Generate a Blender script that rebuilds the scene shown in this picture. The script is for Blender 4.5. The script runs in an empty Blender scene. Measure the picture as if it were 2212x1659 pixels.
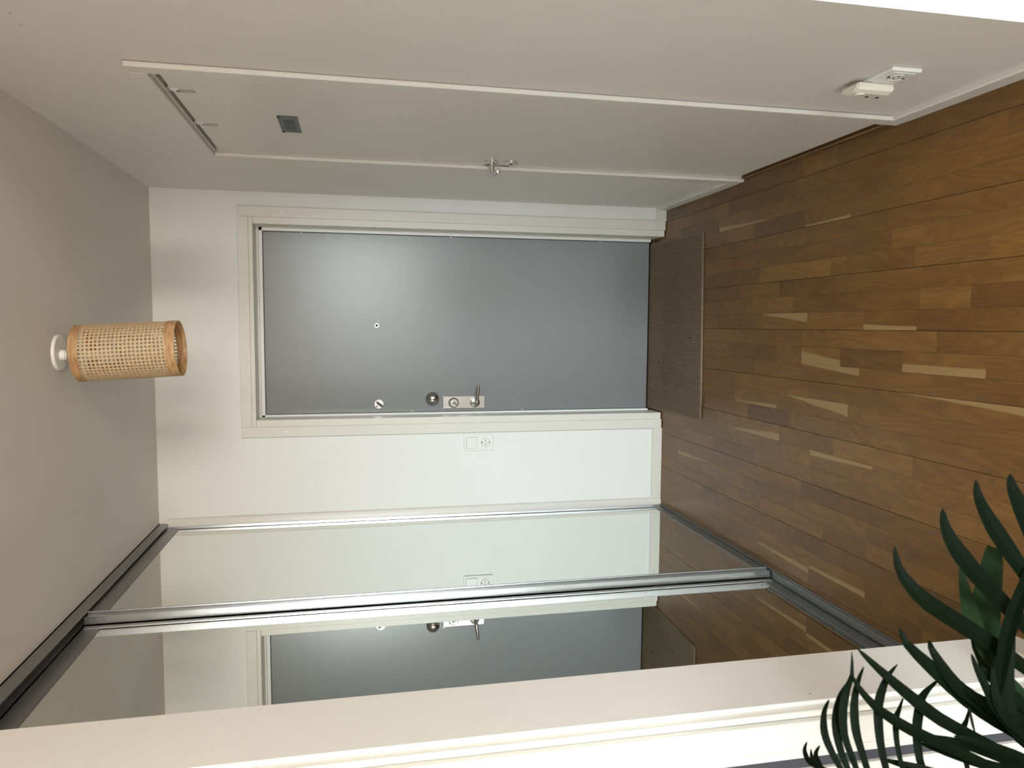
import bpy, bmesh, math, random
from mathutils import Vector, Matrix
random.seed(7)
scene = bpy.context.scene
C = scene.collection

# ------------------------------------------------------------------ camera
# the photograph is a portrait picture lying on its side: the camera is rolled 90 degrees
F_PX, YAW, PITCH, ROLL = 1607.1, 0.0792, 0.2061, 0.0104
CAM = Vector((-0.6178, -3.6935, 1.5877))
fwd = Vector((-math.sin(YAW) * math.cos(PITCH), math.cos(YAW) * math.cos(PITCH), -math.sin(PITCH)))
rgt = Vector((math.cos(YAW), math.sin(YAW), 0))
dwn = fwd.cross(rgt)
r2 = math.cos(ROLL) * rgt + math.sin(ROLL) * dwn
d2 = -math.sin(ROLL) * rgt + math.cos(ROLL) * dwn
cam_data = bpy.data.cameras.new('camera')
cam_data.sensor_fit = 'HORIZONTAL'
cam_data.sensor_width = 36.0
cam_data.lens = F_PX * 36.0 / 2212.0
cam_data.clip_start = 0.02
cam_data.dof.use_dof = True
cam_data.dof.focus_distance = 3.4
cam_data.dof.aperture_fstop = cam_data.lens / 3.0
cam = bpy.data.objects.new('camera', cam_data)
cam.matrix_world = Matrix(((d2.x, r2.x, -fwd.x, CAM.x), (d2.y, r2.y, -fwd.y, CAM.y), (d2.z, r2.z, -fwd.z, CAM.z), (0, 0, 0, 1)))
C.objects.link(cam)
scene.camera = cam

# ------------------------------------------------------------------ light
world = bpy.data.worlds.new('World'); scene.world = world
world.use_nodes = True
wnt = world.node_tree; wbg = wnt.nodes['Background']
# overcast daylight: bright cool sky, much darker warm ground below the horizon
wtc = wnt.nodes.new('ShaderNodeTexCoord'); wsp = wnt.nodes.new('ShaderNodeSeparateXYZ'); wmr = wnt.nodes.new('ShaderNodeMapRange'); wmx = wnt.nodes.new('ShaderNodeMix')
wmx.data_type = 'RGBA'; wmr.interpolation_type = 'SMOOTHSTEP'
wmr.inputs['From Min'].default_value = -0.13; wmr.inputs['From Max'].default_value = 0.05
wmx.inputs['A'].default_value = (0.62, 0.54, 0.46, 1); wmx.inputs['B'].default_value = (0.90, 1.0, 1.03, 1)
wnt.links.new(wtc.outputs['Generated'], wsp.inputs['Vector']); wnt.links.new(wsp.outputs['Z'], wmr.inputs['Value'])
wnt.links.new(wmr.outputs['Result'], wmx.inputs['Factor']); wnt.links.new(wmx.outputs['Result'], wbg.inputs['Color'])
wbg.inputs['Strength'].default_value = 16.0
# two living room windows behind the camera and an added third let daylight in
def window_portal(name, x0, x1, z0, z1):
    l = bpy.data.lights.new(name, 'AREA'); l.shape = 'RECTANGLE'; l.size = x1 - x0; l.size_y = z1 - z0; l.cycles.is_portal = True
    o = bpy.data.objects.new(name, l); o.location = ((x0 + x1) / 2, -6.85, (z0 + z1) / 2); o.rotation_euler = (math.radians(90), 0, 0)
    C.objects.link(o)
WINDOWS = [(-0.24, 0.44, 0.75, 2.22), (0.72, 2.00, 0.70, 2.28), (-2.64, -2.10, 0.70, 2.28)]  # the last is an unseen window added to brighten the right wall
for i_, w_ in enumerate(WINDOWS): window_portal('daylight_window', *w_)
scene.view_settings.view_transform = 'Standard'
scene.view_settings.look = 'None'
scene.view_settings.gamma = 1.0
scene.view_settings.use_curve_mapping = False
scene.view_settings.exposure = 1.55

# ------------------------------------------------------------------ materials
def lin(c):
    return tuple((v / 255 / 12.92) if v / 255 <= 0.04045 else ((v / 255 + 0.055) / 1.055) ** 2.4 for v in c) + (1,)
def base_mat(name, col, rough=0.5, metal=0.0, spec=0.5):
    m = bpy.data.materials.new(name); m.use_nodes = True
    nt = m.node_tree; b = nt.nodes['Principled BSDF']
    b.inputs['Base Color'].default_value = col if len(col) == 4 else tuple(col) + (1,)
    b.inputs['Roughness'].default_value = rough
    b.inputs['Metallic'].default_value = metal
    b.inputs['Specular IOR Level'].default_value = spec
    return m, nt, b
def nd(nt, t, **kw):
    n = nt.nodes.new(t)
    for k, v in kw.items(): setattr(n, k, v)
    return n
def noisy(name, col, rough=0.5, metal=0.0, scale=40, amount=0.04, bump=0.05, bscale=300, spec=0.5, dist=0.001):
    m, nt, b = base_mat(name, col, rough, metal, spec)
    tc = nd(nt, 'ShaderNodeTexCoord')
    n = nd(nt, 'ShaderNodeTexNoise'); n.inputs['Scale'].default_value = scale; n.inputs['Detail'].default_value = 4
    nt.links.new(tc.outputs['Object'], n.inputs['Vector'])
    mx = nd(nt, 'ShaderNodeMix', data_type='RGBA')
    c = col if len(col) == 4 else tuple(col) + (1,)
    mx.inputs['A'].default_value = tuple(max(0, v * (1 - amount)) for v in c[:3]) + (1,)
    mx.inputs['B'].default_value = tuple(min(1, v * (1 + amount)) for v in c[:3]) + (1,)
    nt.links.new(n.outputs['Fac'], mx.inputs['Factor'])
    nt.links.new(mx.outputs['Result'], b.inputs['Base Color'])
    if bump > 0:
        n2 = nd(nt, 'ShaderNodeTexNoise'); n2.inputs['Scale'].default_value = bscale; n2.inputs['Detail'].default_value = 3
        nt.links.new(tc.outputs['Object'], n2.inputs['Vector'])
        bp = nd(nt, 'ShaderNodeBump'); bp.inputs['Strength'].default_value = bump; bp.inputs['Distance'].default_value = dist
        nt.links.new(n2.outputs['Fac'], bp.inputs['Height']); nt.links.new(bp.outputs['Normal'], b.inputs['Normal'])
    return m
M = {}
M['wall'] = noisy('wall_paint', (0.74, 0.715, 0.68), 0.55, 0, 3, 0.012, 0.25, 260)
M['back_wall'] = noisy('back_wall_paint', (0.77, 0.775, 0.76), 0.5, 0, 3, 0.012, 0.3, 220)
M['ceiling'] = noisy('ceiling_paint', (0.72, 0.69, 0.65), 0.8, 0, 3, 0.012, 0.2, 300)
M['trim'] = noisy('trim_paint', (0.70, 0.685, 0.63), 0.35, 0, 6, 0.01, 0.1, 120)
M['door_white'] = noisy('door_paint_cream', (0.70, 0.67, 0.61), 0.38, 0, 5, 0.012, 0.08, 150)
M['plastic'] = noisy('white_plastic', (0.80, 0.80, 0.77), 0.3, 0, 20, 0.01, 0, 100)
M['plug_plastic'] = noisy('cream_plastic', (0.74, 0.72, 0.62), 0.35, 0, 20, 0.01, 0, 100)
M['dark_hole'] = base_mat('dark_plastic', (0.012, 0.012, 0.012), 0.6)[0]
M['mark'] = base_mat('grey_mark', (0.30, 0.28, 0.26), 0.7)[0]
M['shade_and_joint'] = base_mat('grey_shade_and_joint', (0.46, 0.44, 0.42), 0.5)[0]  # grey for the painted clip shadows and the cover cap's joint
M['alu'] = noisy('brushed_aluminium', (0.52, 0.53, 0.54), 0.30, 1.0, 60, 0.04, 0.03, 400)
M['alu_dark'] = noisy('grey_aluminium', (0.30, 0.305, 0.30), 0.42, 0.85, 60, 0.04, 0.03, 400)
M['chrome'] = noisy('polished_chrome', (0.74, 0.73, 0.71), 0.24, 1.0, 60, 0.02, 0, 400)
M['steel'] = noisy('worn_nickel', (0.42, 0.40, 0.37), 0.2, 1.0, 60, 0.05, 0, 400)
M['mirror'] = base_mat('mirror_glass', (0.80, 0.83, 0.80), 0.0, 1.0)[0]
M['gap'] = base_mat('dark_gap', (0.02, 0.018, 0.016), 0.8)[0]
M['seal'] = base_mat('dark_grey_seal', (0.05, 0.05, 0.06), 0.6)[0]
M['sign'] = noisy('grey_sign_plate', (0.10, 0.115, 0.115), 0.4, 0, 80, 0.08, 0, 100)
M['sign_dark'] = base_mat('dark_sign_print', (0.045, 0.05, 0.05), 0.45)[0]
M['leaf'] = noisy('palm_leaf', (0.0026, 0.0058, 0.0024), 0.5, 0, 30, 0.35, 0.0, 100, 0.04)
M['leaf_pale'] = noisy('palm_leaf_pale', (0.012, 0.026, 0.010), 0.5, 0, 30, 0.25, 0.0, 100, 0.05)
M['pot'] = noisy('clay_pot', (0.55, 0.53, 0.50), 0.6, 0, 12, 0.06, 0.2, 80)
M['soil'] = noisy('soil', (0.03, 0.022, 0.016), 0.95, 0, 60, 0.4, 0.6, 120)

def grey_door_mat():
    m, nt, b = base_mat('grey_door_paint', (0.215, 0.225, 0.23), 0.32, 0, 0.58)
    tc = nd(nt, 'ShaderNodeTexCoord')
    n = nd(nt, 'ShaderNodeTexNoise'); n.inputs['Scale'].default_value = 500; n.inputs['Detail'].default_value = 2
    nt.links.new(tc.outputs['Object'], n.inputs['Vector'])
    bp = nd(nt, 'ShaderNodeBump'); bp.inputs['Strength'].default_value = 0.12; bp.inputs['Distance'].default_value = 0.0006
    nt.links.new(n.outputs['Fac'], bp.inputs['Height']); nt.links.new(bp.outputs['Normal'], b.inputs['Normal'])
    # smudged fingerprints around the peephole: rougher streaks in a small patch
    mp = nd(nt, 'ShaderNodeMapping'); mp.inputs['Location'].default_value = (0.52, 0, -1.44); nt.links.new(tc.outputs['Object'], mp.inputs['Vector'])
    ln = nd(nt, 'ShaderNodeVectorMath', operation='LENGTH'); nt.links.new(mp.outputs['Vector'], ln.inputs[0])
    fall = nd(nt, 'ShaderNodeMapRange'); fall.inputs['From Min'].default_value = 0.03; fall.inputs['From Max'].default_value = 0.17
    fall.inputs['To Min'].default_value = 1; fall.inputs['To Max'].default_value = 0; nt.links.new(ln.outputs['Value'], fall.inputs['Value'])
    n3 = nd(nt, 'ShaderNodeTexNoise'); n3.inputs['Scale'].default_value = 22; n3.inputs['Detail'].default_value = 5; n3.inputs['Distortion'].default_value = 1.5
    nt.links.new(tc.outputs['Object'], n3.inputs['Vector'])
    th = nd(nt, 'ShaderNodeMapRange'); th.inputs['From Min'].default_value = 0.52; th.inputs['From Max'].default_value = 0.62; nt.links.new(n3.outputs['Fac'], th.inputs['Value'])
    mu = nd(nt, 'ShaderNodeMath', operation='MULTIPLY'); nt.links.new(th.outputs['Result'], mu.inputs[0]); nt.links.new(fall.outputs['Result'], mu.inputs[1])
    rr = nd(nt, 'ShaderNodeMapRange'); rr.inputs['To Min'].default_value = 0.27; rr.inputs['To Max'].default_value = 0.36; nt.links.new(mu.outputs['Value'], rr.inputs['Value'])
    nt.links.new(rr.outputs['Result'], b.inputs['Roughness'])
    return m
M['grey_door'] = grey_door_mat()

def oak_mat(name, parquet=True):
    m, nt, b = base_mat(name, (0.3, 0.17, 0.07), 0.34, 0, 0.5)
    L = nt.links
    tc = nd(nt, 'ShaderNodeTexCoord')
    oi = nd(nt, 'ShaderNodeObjectInfo')
    off = nd(nt, 'ShaderNodeVectorMath', operation='SCALE'); off.inputs[0].default_value = (13.7, 41.3, 7.9); L.new(oi.outputs['Random'], off.inputs['Scale'])
    ad = nd(nt, 'ShaderNodeVectorMath', operation='ADD'); L.new(tc.outputs['Object'], ad.inputs[0]); L.new(off.outputs['Vector'], ad.inputs[1])
    # cathedral grain: long soft rings warped by noise
    mp = nd(nt, 'ShaderNodeMapping'); mp.inputs['Scale'].default_value = (1, 0.16, 1); L.new(ad.outputs['Vector'], mp.inputs['Vector'])
    wv = nd(nt, 'ShaderNodeTexNoise'); wv.inputs['Scale'].default_value = 11; wv.inputs['Detail'].default_value = 1.5; wv.inputs['Distortion'].default_value = 0.6; L.new(mp.outputs['Vector'], wv.inputs['Vector'])
    mul = nd(nt, 'ShaderNodeMath', operation='MULTIPLY'); mul.inputs[1].default_value = 75; L.new(wv.outputs['Fac'], mul.inputs[0])
    sn = nd(nt, 'ShaderNodeMath', operation='SINE'); L.new(mul.outputs['Value'], sn.inputs[0])
    ring = nd(nt, 'ShaderNodeMapRange'); ring.inputs['From Min'].default_value = -1; ring.inputs['From Max'].default_value = 1; L.new(sn.outputs['Value'], ring.inputs['Value'])
    # fine pores
    mp2 = nd(nt, 'ShaderNodeMapping'); mp2.inputs['Scale'].default_value = (1, 0.035, 1); L.new(ad.outputs['Vector'], mp2.inputs['Vector'])
    pr = nd(nt, 'ShaderNodeTexNoise'); pr.inputs['Scale'].default_value = 420; pr.inputs['Detail'].default_value = 3; L.new(mp2.outputs['Vector'], pr.inputs['Vector'])
    # broad tone drift
    mp3 = nd(nt, 'ShaderNodeMapping'); mp3.inputs['Scale'].default_value = (1, 0.25, 1); L.new(ad.outputs['Vector'], mp3.inputs['Vector'])
    br = nd(nt, 'ShaderNodeTexNoise'); br.inputs['Scale'].default_value = 14; br.inputs['Detail'].default_value = 3; L.new(mp3.outputs['Vector'], br.inputs['Vector'])
    g1 = nd(nt, 'ShaderNodeMath', operation='MULTIPLY_ADD'); g1.inputs[1].default_value = 0.17; L.new(ring.outputs['Result'], g1.inputs[0])
    g0 = nd(nt, 'ShaderNodeMath', operation='MULTIPLY'); g0.inputs[1].default_value = 0.30; L.new(pr.outputs['Fac'], g0.inputs[0]); L.new(g0.outputs['Value'], g1.inputs[2])
    g2 = nd(nt, 'ShaderNodeMath', operation='MULTIPLY_ADD'); g2.inputs[1].default_value = 0.45; L.new(br.outputs['Fac'], g2.inputs[0]); L.new(g1.outputs['Value'], g2.inputs[2])
    tone = nd(nt, 'ShaderNodeAttribute', attribute_type='OBJECT', attribute_name='tone')
    tt = nd(nt, 'ShaderNodeMath', operation='MULTIPLY_ADD'); tt.inputs[1].default_value = 0.62; L.new(tone.outputs['Fac'], tt.inputs[0]); L.new(g2.outputs['Value'], tt.inputs[2])
    t2 = nd(nt, 'ShaderNodeMath', operation='SUBTRACT'); t2.inputs[1].default_value = 0.12; L.new(tt.outputs['Value'], t2.inputs[0])
    cr = nd(nt, 'ShaderNodeValToRGB'); e = cr.color_ramp.elements
    e[0].position = 0.05; e[0].color = (0.060, 0.0255, 0.0055, 1)
    e[1].position = 0.95; e[1].color = (0.220, 0.113, 0.0235, 1)
    x = e.new(0.40); x.color = (0.116, 0.0535, 0.0112, 1)
    x = e.new(0.62); x.color = (0.152, 0.0735, 0.0157, 1)
    L.new(t2.outputs['Value'], cr.inputs['Fac'])
    col = cr.outputs['Color']
    if parquet:
        # pale sapwood along one edge of some strips
        sw = nd(nt, 'ShaderNodeAttribute', attribute_type='OBJECT', attribute_name='sap_width')
        ss = nd(nt, 'ShaderNodeAttribute', attribute_type='OBJECT', attribute_name='sap_side')
        sx = nd(nt, 'ShaderNodeSeparateXYZ'); L.new(tc.outputs['Object'], sx.inputs['Vector'])
        st = nd(nt, 'ShaderNodeAttribute', attribute_type='OBJECT', attribute_name='sap_taper')
        # distance from that edge in strip widths
        m1 = nd(nt, 'ShaderNodeMath', operation='MULTIPLY'); L.new(sx.outputs['X'], m1.inputs[0]); L.new(ss.outputs['Fac'], m1.inputs[1])
        m2 = nd(nt, 'ShaderNodeMath', operation='MULTIPLY_ADD'); m2.inputs[1].default_value = -1 / 0.0612; m2.inputs[2].default_value = 0.5; L.new(m1.outputs['Value'], m2.inputs[0])
        tp = nd(nt, 'ShaderNodeMath', operation='MULTIPLY'); L.new(sx.outputs['Y'], tp.inputs[0]); L.new(st.outputs['Fac'], tp.inputs[1])
        wob = nd(nt, 'ShaderNodeMath', operation='MULTIPLY_ADD'); wob.inputs[1].default_value = 0.25; L.new(br.outputs['Fac'], wob.inputs[0]); L.new(tp.outputs['Value'], wob.inputs[2])
        wd = nd(nt, 'ShaderNodeMath', operation='ADD'); L.new(wob.outputs['Value'], wd.inputs[0]); L.new(m2.outputs['Value'], wd.inputs[1])
        df = nd(nt, 'ShaderNodeMath', operation='SUBTRACT'); L.new(sw.outputs['Fac'], df.inputs[0]); L.new(wd.outputs['Value'], df.inputs[1])
        stp = nd(nt, 'ShaderNodeMapRange'); stp.inputs['From Min'].default_value = -0.16; stp.inputs['From Max'].default_value = -0.09; L.new(df.outputs['Value'], stp.inputs['Value'])
        mx = nd(nt, 'ShaderNodeMix', data_type='RGBA'); mx.inputs['B'].default_value = (0.29, 0.19, 0.075, 1)
        L.new(stp.outputs['Result'], mx.inputs['Factor']); L.new(col, mx.inputs['A'])
        # never on strips with no sapwood
        has = nd(nt, 'ShaderNodeMath', operation='GREATER_THAN'); has.inputs[1].default_value = 0.01; L.new(sw.outputs['Fac'], has.inputs[0])
        mm = nd(nt, 'ShaderNodeMix', data_type='RGBA'); L.new(has.outputs['Value'], mm.inputs['Factor']); L.new(col, mm.inputs['A']); L.new(mx.outputs['Result'], mm.inputs['B'])
        col = mm.outputs['Result']
    L.new(col, b.inputs['Base Color'])
    bp = nd(nt, 'ShaderNodeBump'); bp.inputs['Strength'].default_value = 0.10; bp.inputs['Distance'].default_value = 0.001
    L.new(pr.outputs['Fac'], bp.inputs['Height']); L.new(bp.outputs['Normal'], b.inputs['Normal'])
    return m
M['oak'] = oak_mat('oak_parquet')
M['oak_plain'] = oak_mat('oak_threshold', False)
def band_wood():
    m, nt, b = base_mat('lamp_band_wood', (0.45, 0.27, 0.13), 0.5)
    tc = nd(nt, 'ShaderNodeTexCoord'); mp = nd(nt, 'ShaderNodeMapping'); mp.inputs['Scale'].default_value = (1, 1, 6); nt.links.new(tc.outputs['Object'], mp.inputs['Vector'])
    n = nd(nt, 'ShaderNodeTexNoise'); n.inputs['Scale'].default_value = 25; n.inputs['Detail'].default_value = 4; nt.links.new(mp.outputs['Vector'], n.inputs['Vector'])
    cr = nd(nt, 'ShaderNodeValToRGB'); cr.color_ramp.elements[0].color = (0.30, 0.155, 0.065, 1); cr.color_ramp.elements[1].color = (0.56, 0.36, 0.18, 1)
    cr.color_ramp.elements[0].position = 0.3; cr.color_ramp.elements[1].position = 0.7
    nt.links.new(n.outputs['Fac'], cr.inputs['Fac']); nt.links.new(cr.outputs['Color'], b.inputs['Base Color'])
    return m
M['band'] = band_wood()
M['cane'] = noisy('cane_webbing', (0.56, 0.43, 0.265), 0.5, 0, 120, 0.22, 0.4, 700)
def mat_fabric():
    m, nt, b = base_mat('doormat_fabric', (0.12, 0.10, 0.075), 0.95, 0, 0.1)
    tc = nd(nt, 'ShaderNodeTexCoord')
    n = nd(nt, 'ShaderNodeTexNoise'); n.inputs['Scale'].default_value = 260; n.inputs['Detail'].default_value = 3; nt.links.new(tc.outputs['Object'], n.inputs['Vector'])
    cr = nd(nt, 'ShaderNodeValToRGB'); cr.color_ramp.elements[0].color = (0.145, 0.114, 0.082, 1); cr.color_ramp.elements[1].color = (0.36, 0.29, 0.21, 1)
    nt.links.new(n.outputs['Fac'], cr.inputs['Fac'])
    # brown dirt specks
    v = nd(nt, 'ShaderNodeTexNoise'); v.inputs['Scale'].default_value = 38; v.inputs['Detail'].default_value = 2; nt.links.new(tc.outputs['Object'], v.inputs['Vector'])
    th = nd(nt, 'ShaderNodeMapRange'); th.inputs['From Min'].default_value = 0.71; th.inputs['From Max'].default_value = 0.76; nt.links.new(v.outputs['Fac'], th.inputs['Value'])
    mx = nd(nt, 'ShaderNodeMix', data_type='RGBA'); mx.inputs['B'].default_value = (0.03, 0.02, 0.012, 1)
    nt.links.new(th.outputs['Result'], mx.inputs['Factor']); nt.links.new(cr.outputs['Color'], mx.inputs['A']); nt.links.new(mx.outputs['Result'], b.inputs['Base Color'])
    return m
M['mat'] = mat_fabric()

# ------------------------------------------------------------------ helpers
def bm_box(bm, x0, x1, y0, y1, z0, z1, bev=0.0, seg=1):
    v = [bm.verts.new(p) for p in ((x0, y0, z0), (x1, y0, z0), (x1, y1, z0), (x0, y1, z0), (x0, y0, z1), (x1, y0, z1), (x1, y1, z1), (x0, y1, z1))]
    fs = [bm.faces.new([v[i] for i in f]) for f in ((0, 3, 2, 1), (4, 5, 6, 7), (0, 1, 5, 4), (1, 2, 6, 5), (2, 3, 7, 6), (3, 0, 4, 7))]
    if bev:
        es = list({e for f in fs for e in f.edges})
        bmesh.ops.bevel(bm, geom=es, offset=bev, segments=seg, affect='EDGES', profile=0.5)
def bm_cyl(bm, c, axis, r, h, n=24, r2_=None, cap=True):
    """cylinder from point c along axis with length h"""
    a = Vector(axis).normalized(); u = a.orthogonal().normalized(); w = a.cross(u); c = Vector(c)
    r2_ = r if r2_ is None else r2_
    A = [bm.verts.new(c + (u * math.cos(t) + w * math.sin(t)) * r) for t in [2 * math.pi * i / n for i in range(n)]]
    B = [bm.verts.new(c + a * h + (u * math.cos(t) + w * math.sin(t)) * r2_) for t in [2 * math.pi * i / n for i in range(n)]]
    for i in range(n):
        f = bm.faces.new((A[i], A[(i + 1) % n], B[(i + 1) % n], B[i])); f.smooth = True
    if cap: bm.faces.new(A[::-1]); bm.faces.new(B)
def bm_lathe(bm, c, axis, prof, n=32):
    """prof: list of (radius, height along axis)"""
    a = Vector(axis).normalized(); u = a.orthogonal().normalized(); w = a.cross(u); c = Vector(c); rings = []
    for r, h in prof:
        if r < 1e-6: rings.append([bm.verts.new(c + a * h)])
        else: rings.append([bm.verts.new(c + a * h + (u * math.cos(2 * math.pi * i / n) + w * math.sin(2 * math.pi * i / n)) * r) for i in range(n)])
    for A, B in zip(rings, rings[1:]):
        for i in range(n):
            j = (i + 1) % n
            if len(A) == 1 and len(B) == 1: continue
            if len(A) == 1: f = bm.faces.new((A[0], B[j], B[i]))
            elif len(B) == 1: f = bm.faces.new((A[i], A[j], B[0]))
            else: f = bm.faces.new((A[i], A[j], B[j], B[i]))
            f.smooth = True
def bm_tube(bm, pts, r, n=12):
    pts = [Vector(p) for p in pts]; rings = []
    t0 = (pts[1] - pts[0]).normalized(); u = t0.orthogonal().normalized()
    for i, p in enumerate(pts):
        t = (pts[min(i + 1, len(pts) - 1)] - pts[max(i - 1, 0)]).normalized()
        u = (u - t * u.dot(t)).normalized(); w = t.cross(u)
        rr = r[i] if isinstance(r, (list, tuple)) else r
        rings.append([bm.verts.new(p + (u * math.cos(2 * math.pi * k / n) + w * math.sin(2 * math.pi * k / n)) * rr) for k in range(n)])
    for A, B in zip(rings, rings[1:]):
        for k in range(n):
            f = bm.faces.new((A[k], A[(k + 1) % n], B[(k + 1) % n], B[k])); f.smooth = True
    bm.faces.new(rings[0][::-1]); bm.faces.new(rings[-1])
def bm_prism(bm, pts, axis, a0, a1):
    """extrude a closed 2D outline along 'X','Y' or 'Z'"""
    def P(p, a):
        return {'X': (a, p[0], p[1]), 'Y': (p[0], a, p[1]), 'Z': (p[0], p[1], a)}[axis]
    A = [bm.verts.new(P(p, a0)) for p in pts]; B = [bm.verts.new(P(p, a1)) for p in pts]; n = len(pts)
    bm.faces.new(A[::-1]); bm.faces.new(B)
    for i in range(n): bm.faces.new((A[i], A[(i + 1) % n], B[(i + 1) % n], B[i]))
def obj(name, bm, mat, parent=None, loc=None):
    bmesh.ops.recalc_face_normals(bm, faces=bm.faces)
    for e in bm.edges:
        if len(e.link_faces) == 2 and e.calc_face_angle(0) > 0.6: e.smooth = False
    me = bpy.data.meshes.new(name); bm.to_mesh(me); bm.free()
    o = bpy.data.objects.new(name, me); C.objects.link(o)
    me.materials.append(M[mat] if isinstance(mat, str) else mat)
    if loc is not None: o.location = loc
    if parent is not None: o.parent = parent; o.matrix_parent_inverse = parent.matrix_basis.inverted()
    return o
def box(name, x0, x1, y0, y1, z0, z1, mat, parent=None, bev=0.0, seg=1):
    bm = bmesh.new(); bm_box(bm, min(x0, x1), max(x0, x1), min(y0, y1), max(y0, y1), min(z0, z1), max(z0, z1), bev, seg)
    return obj(name, bm, mat, parent)
def boxes(name, lst, mat, parent=None, bev=0.0):
    bm = bmesh.new()
    for b in lst: bm_box(bm, *b, bev)
    return obj(name, bm, mat, parent)
def cyl(name, c, axis, r, h, mat, parent=None, n=24, r2_=None):
    bm = bmesh.new(); bm_cyl(bm, c, axis, r, h, n, r2_); return obj(name, bm, mat, parent)
def lathe(name, c, axis, prof, mat, parent=None, n=32):
    bm = bmesh.new(); bm_lathe(bm, c, axis, prof, n); return obj(name, bm, mat, parent)
def tube(name, pts, r, mat, parent=None, n=12):
    bm = bmesh.new(); bm_tube(bm, pts, r, n); return obj(name, bm, mat, parent)
def tag(o, label, cat, kind=None, group=None):
    o['label'] = label; o['category'] = cat
    if kind: o['kind'] = kind
    if group: o['group'] = group
    return o
def thing(name, loc, label, cat, kind=None, group=None):
    o = bpy.data.objects.new(name, None); o.location = loc; o.empty_display_size = 0.1; C.objects.link(o)
    return tag(o, label, cat, kind, group)

# ------------------------------------------------------------------ room shell
H = 2.5
YE = -2.383            # the living room's side of the hall opening
JX, JY0, JY1 = -1.387, -2.169, -2.370   # end of the wall on the left
tag(boxes('wall_back', [(-2.35, -1.118, 0, 0.22, 0, H), (-0.10, 0.12, 0, 0.22, 0, H), (-1.118, -0.10, 0, 0.22, 2.098, H)], 'back_wall'),
    'white painted end wall around the grey entrance door', 'wall', 'structure')
tag(box('leak_blocker', -1.35, 0.12, 0.2205, 0.30, -0.08, 2.35, 'back_wall'), 'unseen panel added behind the grey entrance door to block leaking daylight', 'wall', 'structure')  # unseen box added to keep daylight from leaking under the door leaf
tag(boxes('wall_right', [(0, 0.12, YE, -1.712, 0, H), (0, 0.12, -0.793, 0, 0, H), (0, 0.12, -1.712, -0.793, 2.085, H)], 'wall'),
    'plain light wall with the cream inner door and the low socket', 'wall', 'structure')
tag(box('wall_left', -3.6, JX, JY1, JY0, 0, H, 'wall'), 'short wall end beside the wardrobe, nearest the palm', 'wall', 'structure')
tag(box('wall_front', 0.12, 2.6, YE, YE + 0.12, 0, H, 'wall'), 'bright white wall past the corner of the socket wall', 'wall', 'structure')
tag(box('wall_wardrobe', -2.35, -2.25, JY0, 0, 0, H, 'wall'), 'wall at the back of the mirrored wardrobe', 'wall', 'structure')
tag(box('wall_living_left', -3.72, -3.6, -6.92, JY0, 0, H, 'wall'), 'living room wall on the far left behind the palm', 'wall', 'structure')
tag(box('wall_living_right', 2.6, 2.72, -6.92, YE + 0.12, 0, H, 'wall'), 'living room side wall to the right', 'wall', 'structure')
xs_ = sorted(WINDOWS); wl = []; x_ = -3.72
for w_ in xs_: wl.append((x_, w_[0], -6.92, -6.8, 0, H)); x_ = w_[1]
wl.append((x_, 2.72, -6.92, -6.8, 0, H))
for x0, x1, z0, z1 in WINDOWS: wl += [(x0, x1, -6.92, -6.8, 0, z0), (x0, x1, -6.92, -6.8, z1, H)]
tag(boxes('wall_window', wl, 'wall'), 'living room wall with the windows, facing the hall', 'wall', 'structure')
tag(box('ceiling', -3.72, 2.72, -6.92, 0.22, H, H + 0.1, 'ceiling'), 'plain off-white ceiling the rattan lamp hangs from', 'ceiling', 'structure')
for (y, z) in ((-1.982, 2.257), (-1.922, 2.261)):
    cyl('nail_hole', (-0.0001, y, z), (-1, 0, 0), 0.0022, 0.0004, 'mark', bpy.data.objects['wall_right'], 8)
cyl('nail_hole', (JX + 0.0017, -2.343, 0.659), (1, 0, 0), 0.0022, 0.0004, 'mark', bpy.data.objects['wall_left'], 8)
for i_, (x0, x1, z0, z1) in enumerate(WINDOWS):
    win = thing('window_%d' % (i_ + 1), ((x0 + x1) / 2, -6.8, z0), ['narrow white framed window opposite the hall', 'wide white framed window opposite the hall, on its right', 'unseen narrow window opposite the hall, added on its left to brighten the right wall'][i_], 'window', 'structure')
    boxes('window_frame', [(x0, x1, -6.84, -6.79, z0, z0 + 0.05), (x0, x1, -6.84, -6.79, z1 - 0.05, z1), (x0, x0 + 0.05, -6.84, -6.79, z0 + 0.05, z1 - 0.05), (x1 - 0.05, x1, -6.84, -6.79, z0 + 0.05, z1 - 0.05)], 'trim', win, 0.004)
    box('window_sill', x0 - 0.05, x1 + 0.05, -6.80, -6.62, z0 - 0.03, z0, 'trim', win, 0.004)

# ---- oak strip parquet: strips 61 mm wide in boards of three, running down the hall
SW = 0.0612
floor = tag(box('floor', -3.72, 2.72, -6.92, 0.22, -0.08, -0.012, 'gap'), 'oiled oak strip parquet laid lengthwise down the hall', 'floor', 'structure')
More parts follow.
